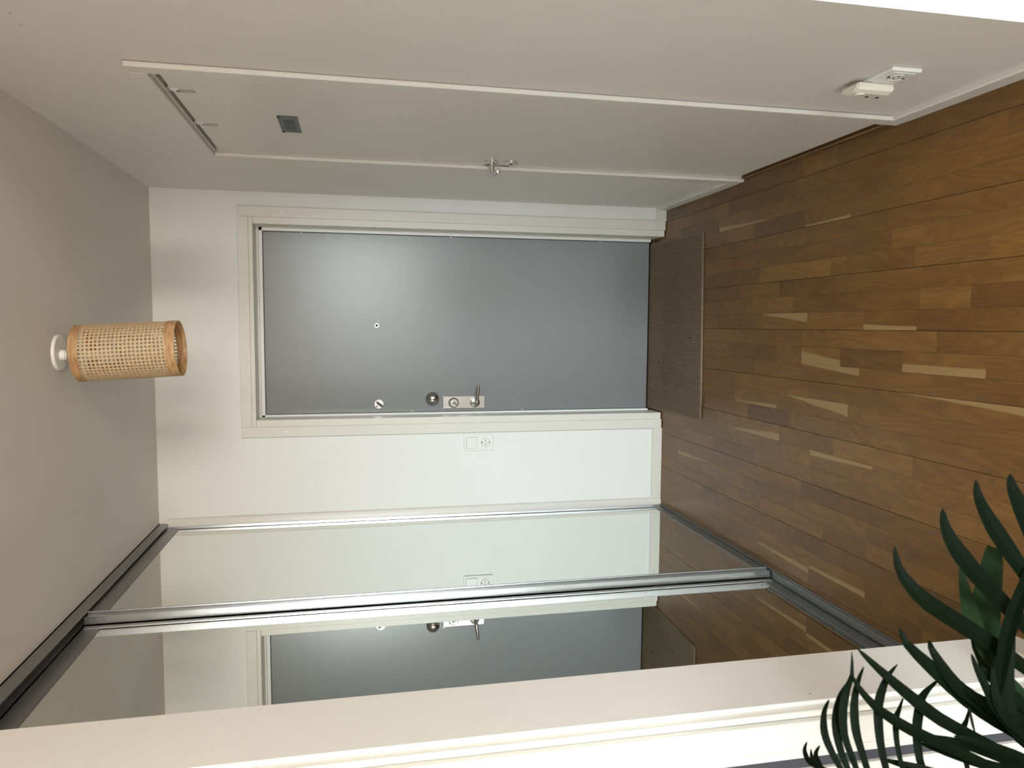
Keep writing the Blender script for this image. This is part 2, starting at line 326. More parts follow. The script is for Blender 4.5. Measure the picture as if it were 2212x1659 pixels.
# known pieces: strip index -> list of (y_start, y_end, tone, sap_side, sap_width, sap_taper)
KNOWN = {
    0: [(-0.75, -1.257, 0.42, 0, 0, 0), (-1.257, -1.40, 0.5, 0, 0, 0), (-1.40, -1.90, 0.66, 0, 0, 0), (-1.90, -2.36, 0.30, 0, 0, 0)],
    1: [(-0.72, -1.09, 0.30, 0, 0, 0), (-1.09, -1.257, 0.52, 0, 0, 0), (-1.257, -1.48, 0.6, -1, 0.55, -1.0), (-1.48, -1.77, 0.22, 0, 0, 0), (-1.77, -2.07, 0.55, -1, 0.40, 0.1)],
    2: [(-0.45, -0.93, 0.40, 0, 0, 0), (-0.93, -1.257, 0.62, 0, 0, 0), (-1.257, -1.577, 0.45, 1, 0.22, 0.6), (-1.577, -2.0, 0.52, 0, 0, 0), (-2.0, -2.4, 0.42, 0, 0, 0)],
    3: [(-0.78, -1.30, 0.60, 0, 0, 0), (-1.30, -1.75, 0.44, 0, 0, 0), (-1.75, -2.3, 0.52, 1, 0.22, 0.45)],
    4: [(-0.78, -1.10, 0.62, -1, 0.16, 0.1), (-1.10, -1.53, 0.46, 1, 0.30, 0.9), (-1.53, -2.2, 0.5, 0, 0, 0)],
    5: [(-0.50, -0.89, 0.48, 0, 0, 0), (-0.89, -1.193, 0.02, 0, 0, 0), (-1.193, -1.7, 0.5, 0, 0, 0), (-1.7, -2.3, 0.5, 0, 0, 0)],
    6: [(-0.62, -1.13, 0.55, -1, 0.2, 0.5), (-1.13, -1.46, 0.32, 0, 0, 0), (-1.46, -1.83, 0.72, 0, 0, 0)],
    7: [(-0.30, -0.72, 0.4, 0, 0, 0), (-0.72, -1.15, 0.5, 0, 0, 0), (-1.15, -1.33, 0.6, 0, 0, 0), (-1.33, -1.66, 0.58, 1, 0.2, -0.3)],
    10: [(-0.22, -0.55, 0.55, 1, 0.18, -0.4)],
    13: [(-0.75, -1.0, 0.5, 0, 0, 0), (-1.0, -1.35, 0.5, 0, 0, 0), (-1.35, -1.65, 0.55, -1, 0.26, 0.2)],
    14: [(-0.72, -1.0, 0.42, 0, 0, 0), (-1.0, -1.347, 0.55, 1, 0.22, 0.25), (-1.347, -1.9, 0.26, 0, 0, 0)],
    -1: [(-0.60, -0.985, 0.34, 0, 0, 0), (-0.985, -1.283, 0.56, 1, 0.30, 0.8), (-1.283, -1.59, 0.6, 0, 0, 0), (-1.59, -1.82, 0.34, -1, 0.26, -0.3), (-1.82, -2.3, 0.26, 0, 0, 0)],
    -2: [(-0.85, -1.19, 0.66, 0, 0, 0), (-1.19, -1.83, 0.3, 0, 0, 0), (-1.83, -2.01, 0.66, 0, 0, 0)],
    -3: [(-0.80, -1.10, 0.46, 0, 0, 0), (-1.10, -1.44, 0.2, 0, 0, 0), (-1.44, -1.83, 0.36, 0, 0, 0)],
    -4: [(-0.72, -0.95, 0.3, 0, 0, 0), (-0.95, -1.41, 0.78, 0, 0, 0), (-1.41, -1.8, 0.4, 0, 0, 0)],
    -5: [(-1.0, -1.70, 0.34, 0, 0, 0), (-1.70, -1.92, 0.5, 0, 0, 0)],
    -7: [(-0.3, -0.688, 0.4, 0, 0, 0), (-0.688, -0.896, 0.7, 0, 0, 0), (-0.896, -1.25, 0.08, 0, 0, 0), (-1.25, -1.50, 0.4, -1, 0.14, 0.2)],
    -8: [(-0.60, -1.05, 0.45, -1, 0.18, -0.4)],
    -9: [(-0.3, -0.56, 0.45, 0, 0, 0), (-0.56, -0.68, 0.75, 0, 0, 0), (-0.68, -1.2, 0.25, 0, 0, 0)],
}
Y_SPLIT = -2.45
rnd = random.Random(3)
strips = []
for j in range(-11, 16):
    x1 = -0.624 - SW * j; x0 = x1 - SW
    known = sorted(KNOWN.get(j, []), key=lambda k: -k[0])
    y = 0.125; segs = []
    def fill(a, b):
        if a - b < 0.002: return
        n_ = max(1, round((a - b) / rnd.uniform(0.28, 0.40))); cuts = [a]
        for q in range(1, n_): cuts.append(a - (a - b) * (q + rnd.uniform(-0.25, 0.25)) / n_)
        cuts.append(b)
        for q in range(n_): segs.append((cuts[q], cuts[q + 1]))
    for k in known:
        n0 = len(segs); fill(y, k[0])
        for i in range(n0, len(segs)): segs[i] = segs[i] + (rnd.gauss(0.42, 0.13), 0, 0, 0)
        segs.append(k); y = k[1]
    if y > Y_SPLIT:
        n0 = len(segs); fill(y, Y_SPLIT)
        for i in range(n0, len(segs)):
            sap = rnd.random() < 0.025
            segs[i] = segs[i] + (rnd.gauss(0.42, 0.13), rnd.choice((-1, 1)) if sap else 0, 0.2 if sap else 0, rnd.uniform(-.6, .6))
    for s in segs: strips.append((x0, x1, s, j))
for x0, x1, (ya, yb, tone, side, sw, taper), j in strips:
    w = (x1 - x0) / 2; l = (ya - yb) / 2
    gl = 0.0007 if j % 3 == 0 else 0.00015          # board joints are a little wider than strip joints
    gr = 0.0007 if (j + 1) % 3 == 0 else 0.00015
    bm = bmesh.new()
    X0, X1, c = -w + gr, w - gl, 0.0003
    z = rnd.uniform(-0.00006, 0)
    lo = [bm.verts.new(p) for p in ((X0, -l, -0.0118), (X1, -l, -0.0118), (X1, l, -0.0118), (X0, l, -0.0118))]
    md = [bm.verts.new(p) for p in ((X0, -l + .0001, z - c), (X1, -l + .0001, z - c), (X1, l - .0001, z - c), (X0, l - .0001, z - c))]
    up = [bm.verts.new(p) for p in ((X0 + c, -l + .0001, z), (X1 - c, -l + .0001, z), (X1 - c, l - .0001, z), (X0 + c, l - .0001, z))]
    bm.faces.new(up)
    for A, B in ((lo, md), (md, up)):
        for i in range(4): bm.faces.new((A[i], A[(i + 1) % 4], B[(i + 1) % 4], B[i]))
    o = obj('parquet_strip', bm, 'oak', floor, loc=((x0 + x1) / 2, (ya + yb) / 2, 0))
    o['tone'] = float(max(0.0, min(0.9, tone))); o['sap_side'] = float(side); o['sap_width'] = float(sw); o['sap_taper'] = float(taper * 2)
# the rest of the living room floor, below and behind the camera
bm = bmesh.new()
for j in range(-54, 51):
    x1 = -0.624 - SW * j; x0 = x1 - SW
    if x0 < -3.6 or x1 > 2.6: continue
    y = (Y_SPLIT if -11 <= j <= 15 else YE - 0.0)
    if x1 < JX: y = min(y, JY1)
    while y > -6.8:
        l = rnd.uniform(0.3, 0.6); bm_box(bm, x0 + 0.0003, x1 - 0.0003, max(y - l, -6.8) + 0.0003, y, -0.0118, 0); y -= l
o = obj('parquet_strips_rest', bm, 'oak', floor); o['kind'] = 'stuff'; o['tone'] = 0.42; o['sap_width'] = 0.0; o['sap_side'] = 0.0; o['sap_taper'] = 0.0

# ---- baseboards
def baseboard(name, pts, label, depth=0.014, h=0.052, axis='Y', wall=0.0, a=(0, 1), sgn=-1):
    prof = [(wall, 0.0), (wall + sgn * depth, 0.0), (wall + sgn * depth, h - 0.004), (wall + sgn * (depth - 0.004), h), (wall, h)]
    bm = bmesh.new(); bm_prism(bm, prof, axis, *a)
    return tag(obj(name, bm, 'trim'), label, 'baseboard', 'structure')
baseboard('baseboard_right_near', None, 'white baseboard under the low socket on the right', wall=0.0, a=(YE - 0.0, -1.748))
baseboard('baseboard_right_far', None, 'short white baseboard between the inner door and the corner', wall=0.0, a=(-0.757, -0.014))
bb = baseboard('baseboard_back_left', None, 'white baseboard between the entrance door and the mirrored wardrobe', axis='X', wall=0.0, a=(-1.53, -1.1526))
for x in (-1.215, -1.47): cyl('nail_head', (x, -0.0142, 0.028), (0, -1, 0), 0.0022, 0.0006, 'mark', bb, 10)
baseboard('baseboard_back_right', None, 'tiny piece of white baseboard in the corner right of the entrance door', axis='X', wall=0.0, a=(-0.068, 0.0))
bm = bmesh.new(); bm_prism(bm, [(JX, 0), (JX + 0.014, 0), (JX + 0.014, 0.075), (JX + 0.010, 0.08), (JX, 0.08)], 'Y', JY1, JY0 - 0.03)
tag(obj('baseboard_left', bm, 'trim'), 'white baseboard on the wall end behind the palm', 'baseboard', 'structure')
# thin lining board near the corner of that wall end
tag(box('trim_1', JX, JX + 0.0016, JY1 + 0.0, -2.302, 0.08, H, 'wall', None, 0.0004), 'narrow lining strip on the near edge of the wall end', 'trim', 'structure')
# upright batten between the end wall and the sliding mirrors
bm = bmesh.new()
prof = [(-1.528, 0.0), (-1.528, -0.010), (-1.533, -0.016), (-1.545, -0.018), (-1.562, -0.024), (-1.60, -0.024), (-1.60, 0.0)]
bm_prism(bm, prof, 'Z', 0.0, 2.46)
tag(obj('trim_2', bm, 'trim'), 'white upright batten where the end wall meets the mirrors', 'trim', 'structure')

# ------------------------------------------------------------------ grey entrance door
d1 = thing('door_1', (-0.61, 0.13, 0), 'grey flush entrance door in a stepped white frame, behind the doormat', 'door', 'structure')
T = 0.016
CT = 2.122
boxes('casing', [(-0.116, -0.068, -T, 0, 0.004, CT)], 'trim', d1, 0.0015)
boxes('casing', [(-1.1526, -1.104, -T, 0, 0.004, CT)], 'trim', d1, 0.0015)
boxes('casing', [(-1.1036, -0.1164, -T, 0, CT - 0.048, CT)], 'trim', d1, 0.0015)
# frame: face, reveal and stop lip
for xa, xb in ((-0.147, -0.112), (-1.106, -1.071)):
    box('frame_jamb', xa, xb, -0.004, 0.125, 0.004, 2.055, 'trim', d1, 0.002)
box('frame_head', -1.106, -0.112, -0.004, 0.125, 2.0555, 2.082, 'trim', d1, 0.002)
for xa, xb in ((-0.162, -0.130), (-1.088, -1.0625)):
    box('door_stop', xa, xb, 0.1255, 0.15, 0.025, 2.045, 'plastic', d1, 0.0015)
box('door_stop', -1.088, -0.130, 0.1255, 0.15, 2.0285, 2.0455, 'plastic', d1, 0.0015)
boxes('frame_lining', [(-0.130, -0.10, 0.1255, 0.21, 0.0, 2.098), (-1.118, -1.088, 0.1255, 0.21, 0, 2.098), (-1.118, -0.10, 0.1255, 0.21, 2.046, 2.098)], 'trim', d1)
leaf = box('door_leaf', -1.080, -0.145, 0.1505, 0.20, 0.027, 2.04, 'grey_door', d1, 0.002)
box('rubber_seal', -1.0625, -1.0605, 0.146, 0.1505, 0.03, 2.028, 'seal', d1)
box('rubber_seal', -0.1645, -0.1625, 0.146, 0.1505, 0.03, 2.028, 'seal', d1)
box('rubber_seal', -1.0605, -0.1645, 0.146, 0.1505, 2.0262, 2.0284, 'seal', d1)
box('threshold', -1.0885, -0.1295, 0.1265, 0.21, 0.0, 0.014, 'oak_plain', d1, 0.003)['tone'] = 0.0
box('drip_rail', -1.0605, -0.1645, 0.1475, 0.1505, 0.0265, 0.030, 'alu_dark', d1)
for z in (1.84, 1.10, 0.30):
    box('frame_clip', -0.1665, -0.162, 0.1475, 0.1500, z, z + 0.012, 'plastic', d1)
for z in (1.30, 0.72):
    box('frame_clip', -1.0635, -1.058, 0.1475, 0.1500, z, z + 0.012, 'plastic', d1)
for (x, z) in ((-0.092, 1.92), (-1.128, 1.92), (-0.092, 0.075), (-1.128, 0.075)):
    cyl('screw_plug', (x, -T - 0.0002, z), (0, -1, 0), 0.006, 0.0008, 'plastic', d1, 16)
YD = 0.1505
# round turn lock, dome cover, lock plate with cylinder and lever, peephole
def dpx(x, z): return (x, YD, z)
tl = lathe('turn_lock', dpx(-1.018, 1.476), (0, -1, 0), [(0.0, 0), (0.0245, 0), (0.0245, 0.004), (0.023, 0.006), (0.0, 0.006)], 'chrome', d1)
bm = bmesh.new(); bm_box(bm, -0.017, 0.017, -0.011, -0.0, -0.005, 0.005, 0.001)
o = obj('thumb_turn', bm, 'seal', tl); o.matrix_world = Matrix.Translation((-1.020, YD - 0.0058, 1.472)) @ Matrix.Rotation(math.radians(-52), 4, 'Y')
for dx, dz in ((0.011, 0.010), (-0.013, 0.010)): cyl('screw_head', (-1.018 + dx, YD - 0.0061, 1.476 + dz), (0, -1, 0), 0.0042, 0.0008, 'mark', tl, 12)
dome = [(0.0, 0.0), (0.0345, 0.0), (0.0350, 0.005)] + [(0.0348 * math.cos(a), 0.005 + 0.027 * math.sin(a)) for a in [math.radians(k) for k in range(6, 90, 7)]] + [(0.0, 0.0322)]
lathe('dome_cover', dpx(-0.995, 1.203), (0, -1, 0), dome, 'steel', d1, 40)
bm = bmesh.new(); bm_box(bm, -1.048, -0.982, YD - 0.008, YD, 0.927, 1.150, 0.003, 2)
pl = obj('lock_plate', bm, 'chrome', d1)
for x in (-1.0465, -0.9835): cyl('plate_corner', (x, YD - 0.0085, 1.147), (0, -1, 0), 0.0035, 0.0015, 'chrome', pl, 12)
bm = bmesh.new(); bm_lathe(bm, (-1.017, YD - 0.008, 1.093), (0, -1, 0), [(0.0, 0), (0.0265, 0), (0.0265, 0.003), (0.0255, 0.004), (0.0, 0.004)]); obj('cylinder_ring', bm, 'seal', pl)
ky = lathe('lock_cylinder', (-1.017, YD - 0.012, 1.093), (0, -1, 0), [(0.0, 0), (0.0225, 0), (0.0225, 0.006), (0.020, 0.009), (0.0, 0.009)], 'chrome', pl)
bm = bmesh.new(); bm_box(bm, -0.013, 0.013, -0.014, 0, -0.0038, 0.0038, 0.001)
o = obj('key_turn', bm, 'steel', pl); o.matrix_world = Matrix.Translation((-1.017, YD - 0.0205, 1.090)) @ Matrix.Rotation(math.radians(-62), 4, 'Y')
lathe('lever_ring', (-1.017, YD - 0.008, 0.981), (0, -1, 0), [(0.0, 0), (0.0255, 0), (0.0255, 0.005), (0.022, 0.012), (0.013, 0.014), (0.013, 0.030), (0.0, 0.030)], 'steel', pl)
tube('lever', [(-1.017, YD - 0.030, 0.981), (-1.017, YD - 0.048, 0.981), (-1.012, YD - 0.056, 0.980), (-1.002, YD - 0.0585, 0.978), (-0.96, YD - 0.0585, 0.973), (-0.925, YD - 0.0585, 0.970), (-0.9245, YD - 0.058, 0.970)],
     [0.0105, 0.0105, 0.0095, 0.0085, 0.0078, 0.0072, 0.004], 'steel', pl)
lathe('peephole', dpx(-0.618, 1.484), (0, -1, 0), [(0.0125, 0), (0.0125, 0.002), (0.011, 0.0035), (0.0075, 0.0035), (0.007, 0.001), (0.0, 0.001)], 'chrome', d1, 20)
cyl('peephole_lens', (-0.618, YD - 0.0012, 1.484), (0, -1, 0), 0.0068, 0.001, 'dark_hole', d1, 16)

# ------------------------------------------------------------------ cream inner door on the right wall
d2_ = thing('door_2', (0.006, -1.25, 0), 'cream flush inner door with a chrome lever, in the right wall', 'door', 'structure')
box('casing', -0.014, 0, -1.748, -1.698, 0.0, 2.118, 'trim', d2_, 0.002)
box('casing', -0.014, 0, -0.807, -0.757, 0.0, 2.0775, 'door_white', d2_, 0.002)
box('casing', -0.014, 0, -1.6978, -0.757, 2.078, 2.118, 'wall', d2_, 0.002)
boxes('frame', [(0.0005, 0.11, -1.712, -1.700, 0, 2.085), (0.0005, 0.11, -0.805, -0.793, 0, 2.085), (0.0005, 0.11, -1.712, -0.793, 2.071, 2.085)], 'door_white', d2_)
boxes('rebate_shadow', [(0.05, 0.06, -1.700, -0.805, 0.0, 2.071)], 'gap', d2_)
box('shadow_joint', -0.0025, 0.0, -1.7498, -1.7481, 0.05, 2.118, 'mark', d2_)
lf = box('door_leaf', 0.004, 0.044, -1.697, -0.8085, 0.030, 2.062, 'door_white', d2_, 0.0015)
box('threshold', -0.004, 0.049, -1.698, -0.806, 0.0, 0.014, 'oak_plain', d2_, 0.004)['tone'] = 0.25
hz, kz, hy = 1.078, 1.004, -0.868
ro = lathe('handle_rose', (0.004, hy, hz), (-1, 0, 0), [(0.0, 0), (0.026, 0), (0.026, 0.006), (0.023, 0.008), (0.0, 0.008)], 'chrome', d2_)
tube('handle_lever', [(-0.003, hy, hz), (-0.040, hy, hz), (-0.050, hy - 0.003, hz), (-0.054, hy - 0.012, hz), (-0.054, hy - 0.05, hz - 0.002), (-0.054, hy - 0.115, hz - 0.004), (-0.054, hy - 0.117, hz - 0.004)],
     [0.0095, 0.0095, 0.010, 0.0095, 0.0088, 0.0085, 0.004], 'chrome', ro)
kr = lathe('key_rose', (0.004, hy, kz), (-1, 0, 0), [(0.0, 0), (0.026, 0), (0.026, 0.006), (0.023, 0.008), (0.0, 0.008)], 'chrome', d2_)
cyl('keyhole', (-0.0042, hy, kz), (-1, 0, 0), 0.006, 0.0008, 'dark_hole', kr, 14)
box('latch_plate', 0.0, 0.004, -0.8084, -0.8068, 1.000, 1.098, 'steel', d2_)
sg = box('sign_plate', 0.001, 0.004, -1.328, -1.142, 1.753, 1.813, 'sign', d2_, 0.0008)
for y0, y1 in ((-1.293, -1.243), (-1.228, -1.178)): box('sign_symbol', 0.0006, 0.0011, y0, y1, 1.765, 1.797, 'sign_dark', sg)
for y in (-1.322, -1.148): cyl('sign_pin', (0.0011, y, 1.808), (-1, 0, 0), 0.004, 0.002, 'dark_hole', sg, 12)
for dz in (0.0, 0.012, 0.033, 1.541, 1.567): cyl('screw_hole', (0.0041, -1.605, 0.262 + dz), (-1, 0, 0), 0.0022, 0.0004, 'mark', d2_, 8)
# two white over-door hooks clipped on the leaf's top edge
for y in (-1.527, -1.187):
    lab = {-1.527: 'small white clip over the inner door top, on its hinge side', -1.187: 'small white clip over the inner door top, above its middle'}[y]
    hk = thing('door_hook', (0.004, y, 2.05), lab, 'hook', None, 'clips over the inner door')
    box('clip', 0.0015, 0.0038, y - 0.012, y + 0.012, 2.040, 2.069, 'plastic', hk, 0.0004)
    box('clip_top', 0.0015, 0.046, y - 0.012, y + 0.012, 2.0625, 2.066, 'plastic', hk, 0.0004)
    box('clip_shadow', 0.0015, 0.0036, y + 0.004, y + 0.022, 2.004, 2.050, 'shade_and_joint', hk, 0.0006)  # soft shadow below the clip, put in as a thin grey piece

# ------------------------------------------------------------------ left door casing beside the wall end
d3 = thing('door_3', (-1.6, -2.37, 0), 'white door casing and door past the wall end, behind the palm leaves', 'door', 'structure')
box('casing_edge', -1.4105, -1.397, -2.388, -2.370, 0, H - 0.001, 'trim', d3, 0.0015)
box('casing', -1.470, -1.4115, -2.402, -2.370, 0, H - 0.001, 'trim', d3, 0.002)
box('casing', -1.488, -1.4705, -2.4005, -2.370, 0, H - 0.001, 'trim', d3, 0.001)
box('dark_seal', -1.512, -1.4885, -2.394, -2.370, 0, H - 0.001, 'seal', d3)
box('door_leaf', -2.35, -1.5125, -2.404, -2.370, 0.006, H - 0.001, 'door_white', d3, 0.002)
# ------------------------------------------------------------------ sliding mirror wardrobe
# ceiling track with two channels
bm = bmesh.new()
for (xa, xb, za, zb) in ((-1.556, -1.552, 2.455, 2.4995), (-1.662, -1.552, 2.494, 2.4995), (-1.595, -1.592, 2.464, 2.494), (-1.636, -1.633, 2.464, 2.494), (-1.662, -1.633, 2.4605, 2.464)):
    bm_box(bm, xa, xb, JY0 + 0.003, -0.001, za, zb)
tag(obj('ceiling_track', bm, 'alu_dark'), 'grey aluminium double track under the ceiling above the mirror doors', 'track')
bm = bmesh.new()
for (xa, xb, za, zb) in ((-1.662, -1.557, 0.0, 0.004), (-1.560, -1.557, 0.004, 0.009), (-1.567, -1.564, 0.004, 0.009), (-1.590, -1.587, 0.004, 0.009), (-1.604, -1.602, 0.004, 0.008), (-1.64, -1.637, 0.004, 0.009), (-1.662, -1.659, 0.004, 0.009)):
    bm_box(bm, xa, xb, JY0 + 0.003, -0.0245, za, zb)
tag(obj('floor_track', bm, 'alu_dark'), 'grey aluminium double track on the floor below the mirror doors', 'track')
def mirror_door(label, xf, ya, yb, lip):
    """xf front plane of the mirror; spans ya (far) to yb (near)"""
    t = thing('mirror_door', (xf, (ya + yb) / 2, 0.01), label, 'mirror door', None, 'sliding mirror doors')
    z0, z1 = 0.012, 2.458
    box('mirror_pane', xf - 0.006, xf, ya - 0.006, yb + 0.006, 0.052, 2.404, 'mirror', t)
    box('back_board', xf - 0.012, xf - 0.0062, ya - 0.004, yb + 0.004, 0.03, 2.44, 'gap', t)
    bm = bmesh.new()
    bm_box(bm, xf - 0.014, xf + 0.003, yb + 0.003, ya - 0.003, z0, 0.051); bm_box(bm, xf - 0.0005, xf + 0.0008, yb + 0.003, ya - 0.003, 0.051, 0.0535)
    obj('bottom_rail', bm, 'alu_dark', t)
    bm = bmesh.new()
    bm_box(bm, xf - 0.014, xf + 0.003, yb + 0.003, ya - 0.003, 2.405, z1); bm_box(bm, xf - 0.0005, xf + 0.0008, yb + 0.003, ya - 0.003, 2.402, 2.405)
    obj('top_rail', bm, 'alu_dark', t)
    for y, s in ((ya, -1), (yb, 1)):
        # grip post: front flange, groove, broad side flange
        bm = bmesh.new()
        f = xf + lip
        lo, hi = (y, y + s * 0.004) if s > 0 else (y - 0.004, y)
        bm_box(bm, xf - 0.021, min(f - 0.001, xf + 0.0045), lo, hi, z0 - 0.001, z1 + 0.002, 0.0006)
        a, b = sorted((y + s * 0.0042, y + s * 0.0178)); g0, g1 = a, b
        a, b = sorted((y + s * 0.018, y + s * 0.026)); bm_box(bm, xf + 0.001, f, a, b, z0 + 0.002, z1 - 0.003, 0.0015, 2)
        p = obj('grip_post', bm, 'alu', t)
        box('post_groove', xf + 0.0005, xf + 0.0025, g0, g1, z0 + 0.004, z1 - 0.004, 'alu_dark', p)
        for z in (0.024, 0.040, 2.420, 2.440):
            cyl('rivet', (xf - 0.007, y - s * 0.0001, z), (0, -s, 0), 0.0055, 0.0008, 'alu_dark', p, 12)
    return t
mirror_door('sliding mirror door with aluminium posts beside the end wall, reflecting the wall socket', -1.5706, -0.026, -1.115, 0.0145)
mirror_door('sliding mirror door nearest the camera, reflecting the grey entrance door', -1.6000, -1.117, -2.150, 0.006)

# ------------------------------------------------------------------ switch and socket on the end wall
def schuko(parent, c, nrm, right, r=0.0205):
    """round socket recess with pin holes, facing nrm"""
    n = Vector(nrm); R = Vector(right); U = R.cross(n) * -1 if False else n.cross(R); c = Vector(c)
    bm = bmesh.new(); bm_lathe(bm, c, n, [(r + 0.0013, -0.0008), (r + 0.0013, 0.0004), (0.0, 0.0004)]); obj('socket_rim', bm, 'mark', parent)
    bm = bmesh.new(); bm_lathe(bm, c, n, [(r, 0.0), (r, 0.0016), (r - 0.001, 0.0020), (r - 0.002, 0.0008), (0.0, 0.0008)]); s = obj('socket_recess', bm, 'plastic', parent)
    for d, rr in ((R * 0.0095, 0.0026), (R * -0.0095, 0.0026)):
        cyl('pin_hole', c + d + n * 0.0008, n, rr, 0.0004, 'dark_hole', s, 12)
    for d in (U * 0.0195, U * -0.0195):
        bm = bmesh.new(); p = c + d
        e = R * 0.0035; g = U * 0.002
        vs = [bm.verts.new(p + a + b_ + n * h) for h in (-0.0005, 0.0024) for a, b_ in ((e, g), (-e, g), (-e, -g), (e, -g))]
        for f in ((0, 1, 2, 3), (4, 5, 6, 7), (0, 1, 5, 4), (1, 2, 6, 5), (2, 3, 7, 6), (3, 0, 4, 7)): bm.faces.new([vs[i] for i in f])
        obj('earth_clip', bm, 'dark_hole', s)
    for d in (U * 0.009, U * -0.009): cyl('screw_head', c + d + n * 0.0008, n, 0.0022, 0.0006, 'mark', s, 10)
    return s
sw = thing('switch_socket', (-1.206, 0, 0.985), 'white double plate with light switch above a socket, beside the grey door', 'wall socket')
box('frame_plate', -1.2465, -1.1655, -0.008, 0, 0.910, 1.060, 'plastic', sw, 0.003, 2)
box('frame_inset', -1.2365, -1.1755, -0.0092, -0.0075, 0.920, 1.050, 'plastic', sw, 0.001)
box('rocker_gap', -1.2345, -1.1775, -0.0095, -0.009, 0.9915, 1.0485, 'mark', sw)
rk = bmesh.new(); bm_box(rk, -1.2335, -1.1785, -0.0125, -0.009, 0.9925, 1.0475, 0.001); obj('rocker', rk, 'plastic', sw)
schuko(sw, (-1.206, -0.0095, 0.950), (0, -1, 0), (1, 0, 0))

# ------------------------------------------------------------------ low double socket on the right wall, a plug-in device in its far half
rs = thing('double_socket', (0, -2.035, 0.302), 'white double socket low on the right wall, behind a plugged-in device', 'wall socket')
box('frame_plate', -0.010, 0, -2.108, -1.958, 0.261, 0.342, 'plastic', rs, 0.003, 2)
box('frame_inset', -0.0115, -0.0095, -2.098, -1.968, 0.271, 0.332, 'plastic', rs, 0.001)
schuko(rs, (-0.0118, -2.070, 0.3015), (-1, 0, 0), (0, 1, 0))
pg = thing('plug_adapter', (-0.0125, -2.0, 0.302), 'cream plug-in device sitting in the low wall socket', 'adapter')
bm = bmesh.new()
bm_prism(bm, [(-2.022, -0.0125), (-2.026, -0.022), (-2.020, -0.029), (-2.006, -0.034), (-1.980, -0.034), (-1.962, -0.029), (-1.955, -0.021), (-1.960, -0.0125)], 'X', 0, 1)
for v in bm.verts: v.co = Vector((v.co.z, v.co.y, 0.268 + v.co.x * 0.104))
bmesh.ops.bevel(bm, geom=[e for e in bm.edges if abs(e.verts[0].co.z - e.verts[1].co.z) < 1e-5], offset=0.004, segments=2, affect='EDGES')
obj('body', bm, 'plug_plastic', pg)
for z in (0.288, 0.318): cyl('button', (-0.0335, -1.986, z), (-1, 0, 0.0), 0.0042, 0.002, 'dark_hole', pg, 10)
lathe('dial', (-0.0336, -1.994, 0.345), (-1, 0, 0), [(0.013, 0), (0.012, 0.0025), (0.0, 0.0035)], 'plug_plastic', pg, 20)

# painted-over round blank cover high on the right wall
wc = lathe('wall_cover', (0.0, -0.655, 2.262), (-1, 0, 0), [(0.050, 0.0), (0.0495, 0.0012), (0.046, 0.002), (0.0, 0.0022)], 'wall', None, 40)
lathe('cover_joint', (0.0, -0.655, 2.262), (-1, 0, 0), [(0.0518, 0.0), (0.0518, 0.0004), (0.0502, 0.0004), (0.0502, 0.0)], 'shade_and_joint', wc, 40)
tag(wc, 'round painted-over cover cap high on the right wall', 'cover cap')
cyl('screw_head', (-0.0022, -0.655, 2.262), (-1, 0, 0), 0.003, 0.0006, 'mark', wc, 10)

# ------------------------------------------------------------------ doormat
dm = thing('doormat', (-0.61, -0.17, 0), 'ribbed brown-grey doormat in front of the grey entrance door', 'doormat')
FR, FL, BL, BR = Vector((-0.176, -0.450)), Vector((-1.052, -0.474)), Vector((-1.060, 0.1440)), Vector((-0.170, 0.1440))
def quad(u, v): # u 0..1 right->left, v 0..1 front->back
    return (FR.lerp(FL, u)).lerp(BR.lerp(BL, u), v)
bm = bmesh.new()
outline = []
def arc(c, r, a0, a1, n=5): return [(c[0] + r * math.cos(math.radians(a0 + (a1 - a0) * i / n)), c[1] + r * math.sin(math.radians(a0 + (a1 - a0) * i / n))) for i in range(n + 1)]
def rise(y): return 0.0145 * max(0.0, min(1.0, (y + 0.03) / 0.155))      # the mat climbs onto the threshold
rows = []
for yy in (None, -0.03, 0.02, 0.07, 0.125, 0.144):
    row = []
    for k in range(9):
        u = k / 8
        q = quad(u, 0.0) if yy is None else Vector((quad(u, 0.95).x, yy))
        if yy is None and k == 8: q = q + Vector((0.006, 0.006))
        row.append((bm.verts.new((q.x, q.y, 0.0003 + rise(q.y))), bm.verts.new((q.x, q.y, 0.0045 + rise(q.y)))))
    rows.append(row)
for A, B in zip(rows, rows[1:]):
    for k in range(8):
        bm.faces.new((A[k][1], A[k + 1][1], B[k + 1][1], B[k][1])); bm.faces.new((A[k][0], B[k][0], B[k + 1][0], A[k + 1][0]))
    bm.faces.new((A[0][0], A[0][1], B[0][1], B[0][0])); bm.faces.new((A[8][0], B[8][0], B[8][1], A[8][1]))
for R_ in (rows[0], rows[-1]):
    for k in range(8): bm.faces.new((R_[k][0], R_[k + 1][0], R_[k + 1][1], R_[k][1]))
obj('backing', bm, 'mat', dm)
bm = bmesh.new(); NR = 118
for i in range(NR):
    u0 = 0.006 + (i + 0.12) / NR * 0.988; u1 = 0.006 + (i + 0.88) / NR * 0.988; um = (u0 + u1) / 2
    rows = []
    for k in range(17):
        v = 0.008 + k / 16 * 0.988; wob = 0.0007 * math.sin(i * 1.7 + k * 2.1)
        a, m_, b_ = quad(u0, v), quad(um, v), quad(u1, v)
        zr = rise(m_.y)
        rows.append([bm.verts.new((a.x + wob, a.y, 0.0045 + zr)), bm.verts.new((a.x * .75 + b_.x * .25 + wob, m_.y, 0.0086 + zr)), bm.verts.new((a.x * .25 + b_.x * .75 + wob, m_.y, 0.0086 + zr)), bm.verts.new((b_.x + wob, b_.y, 0.0045 + zr))])
    for A, B in zip(rows, rows[1:]):
        for q in range(3): bm.faces.new((A[q], A[q + 1], B[q + 1], B[q]))
    bm.faces.new(rows[0])
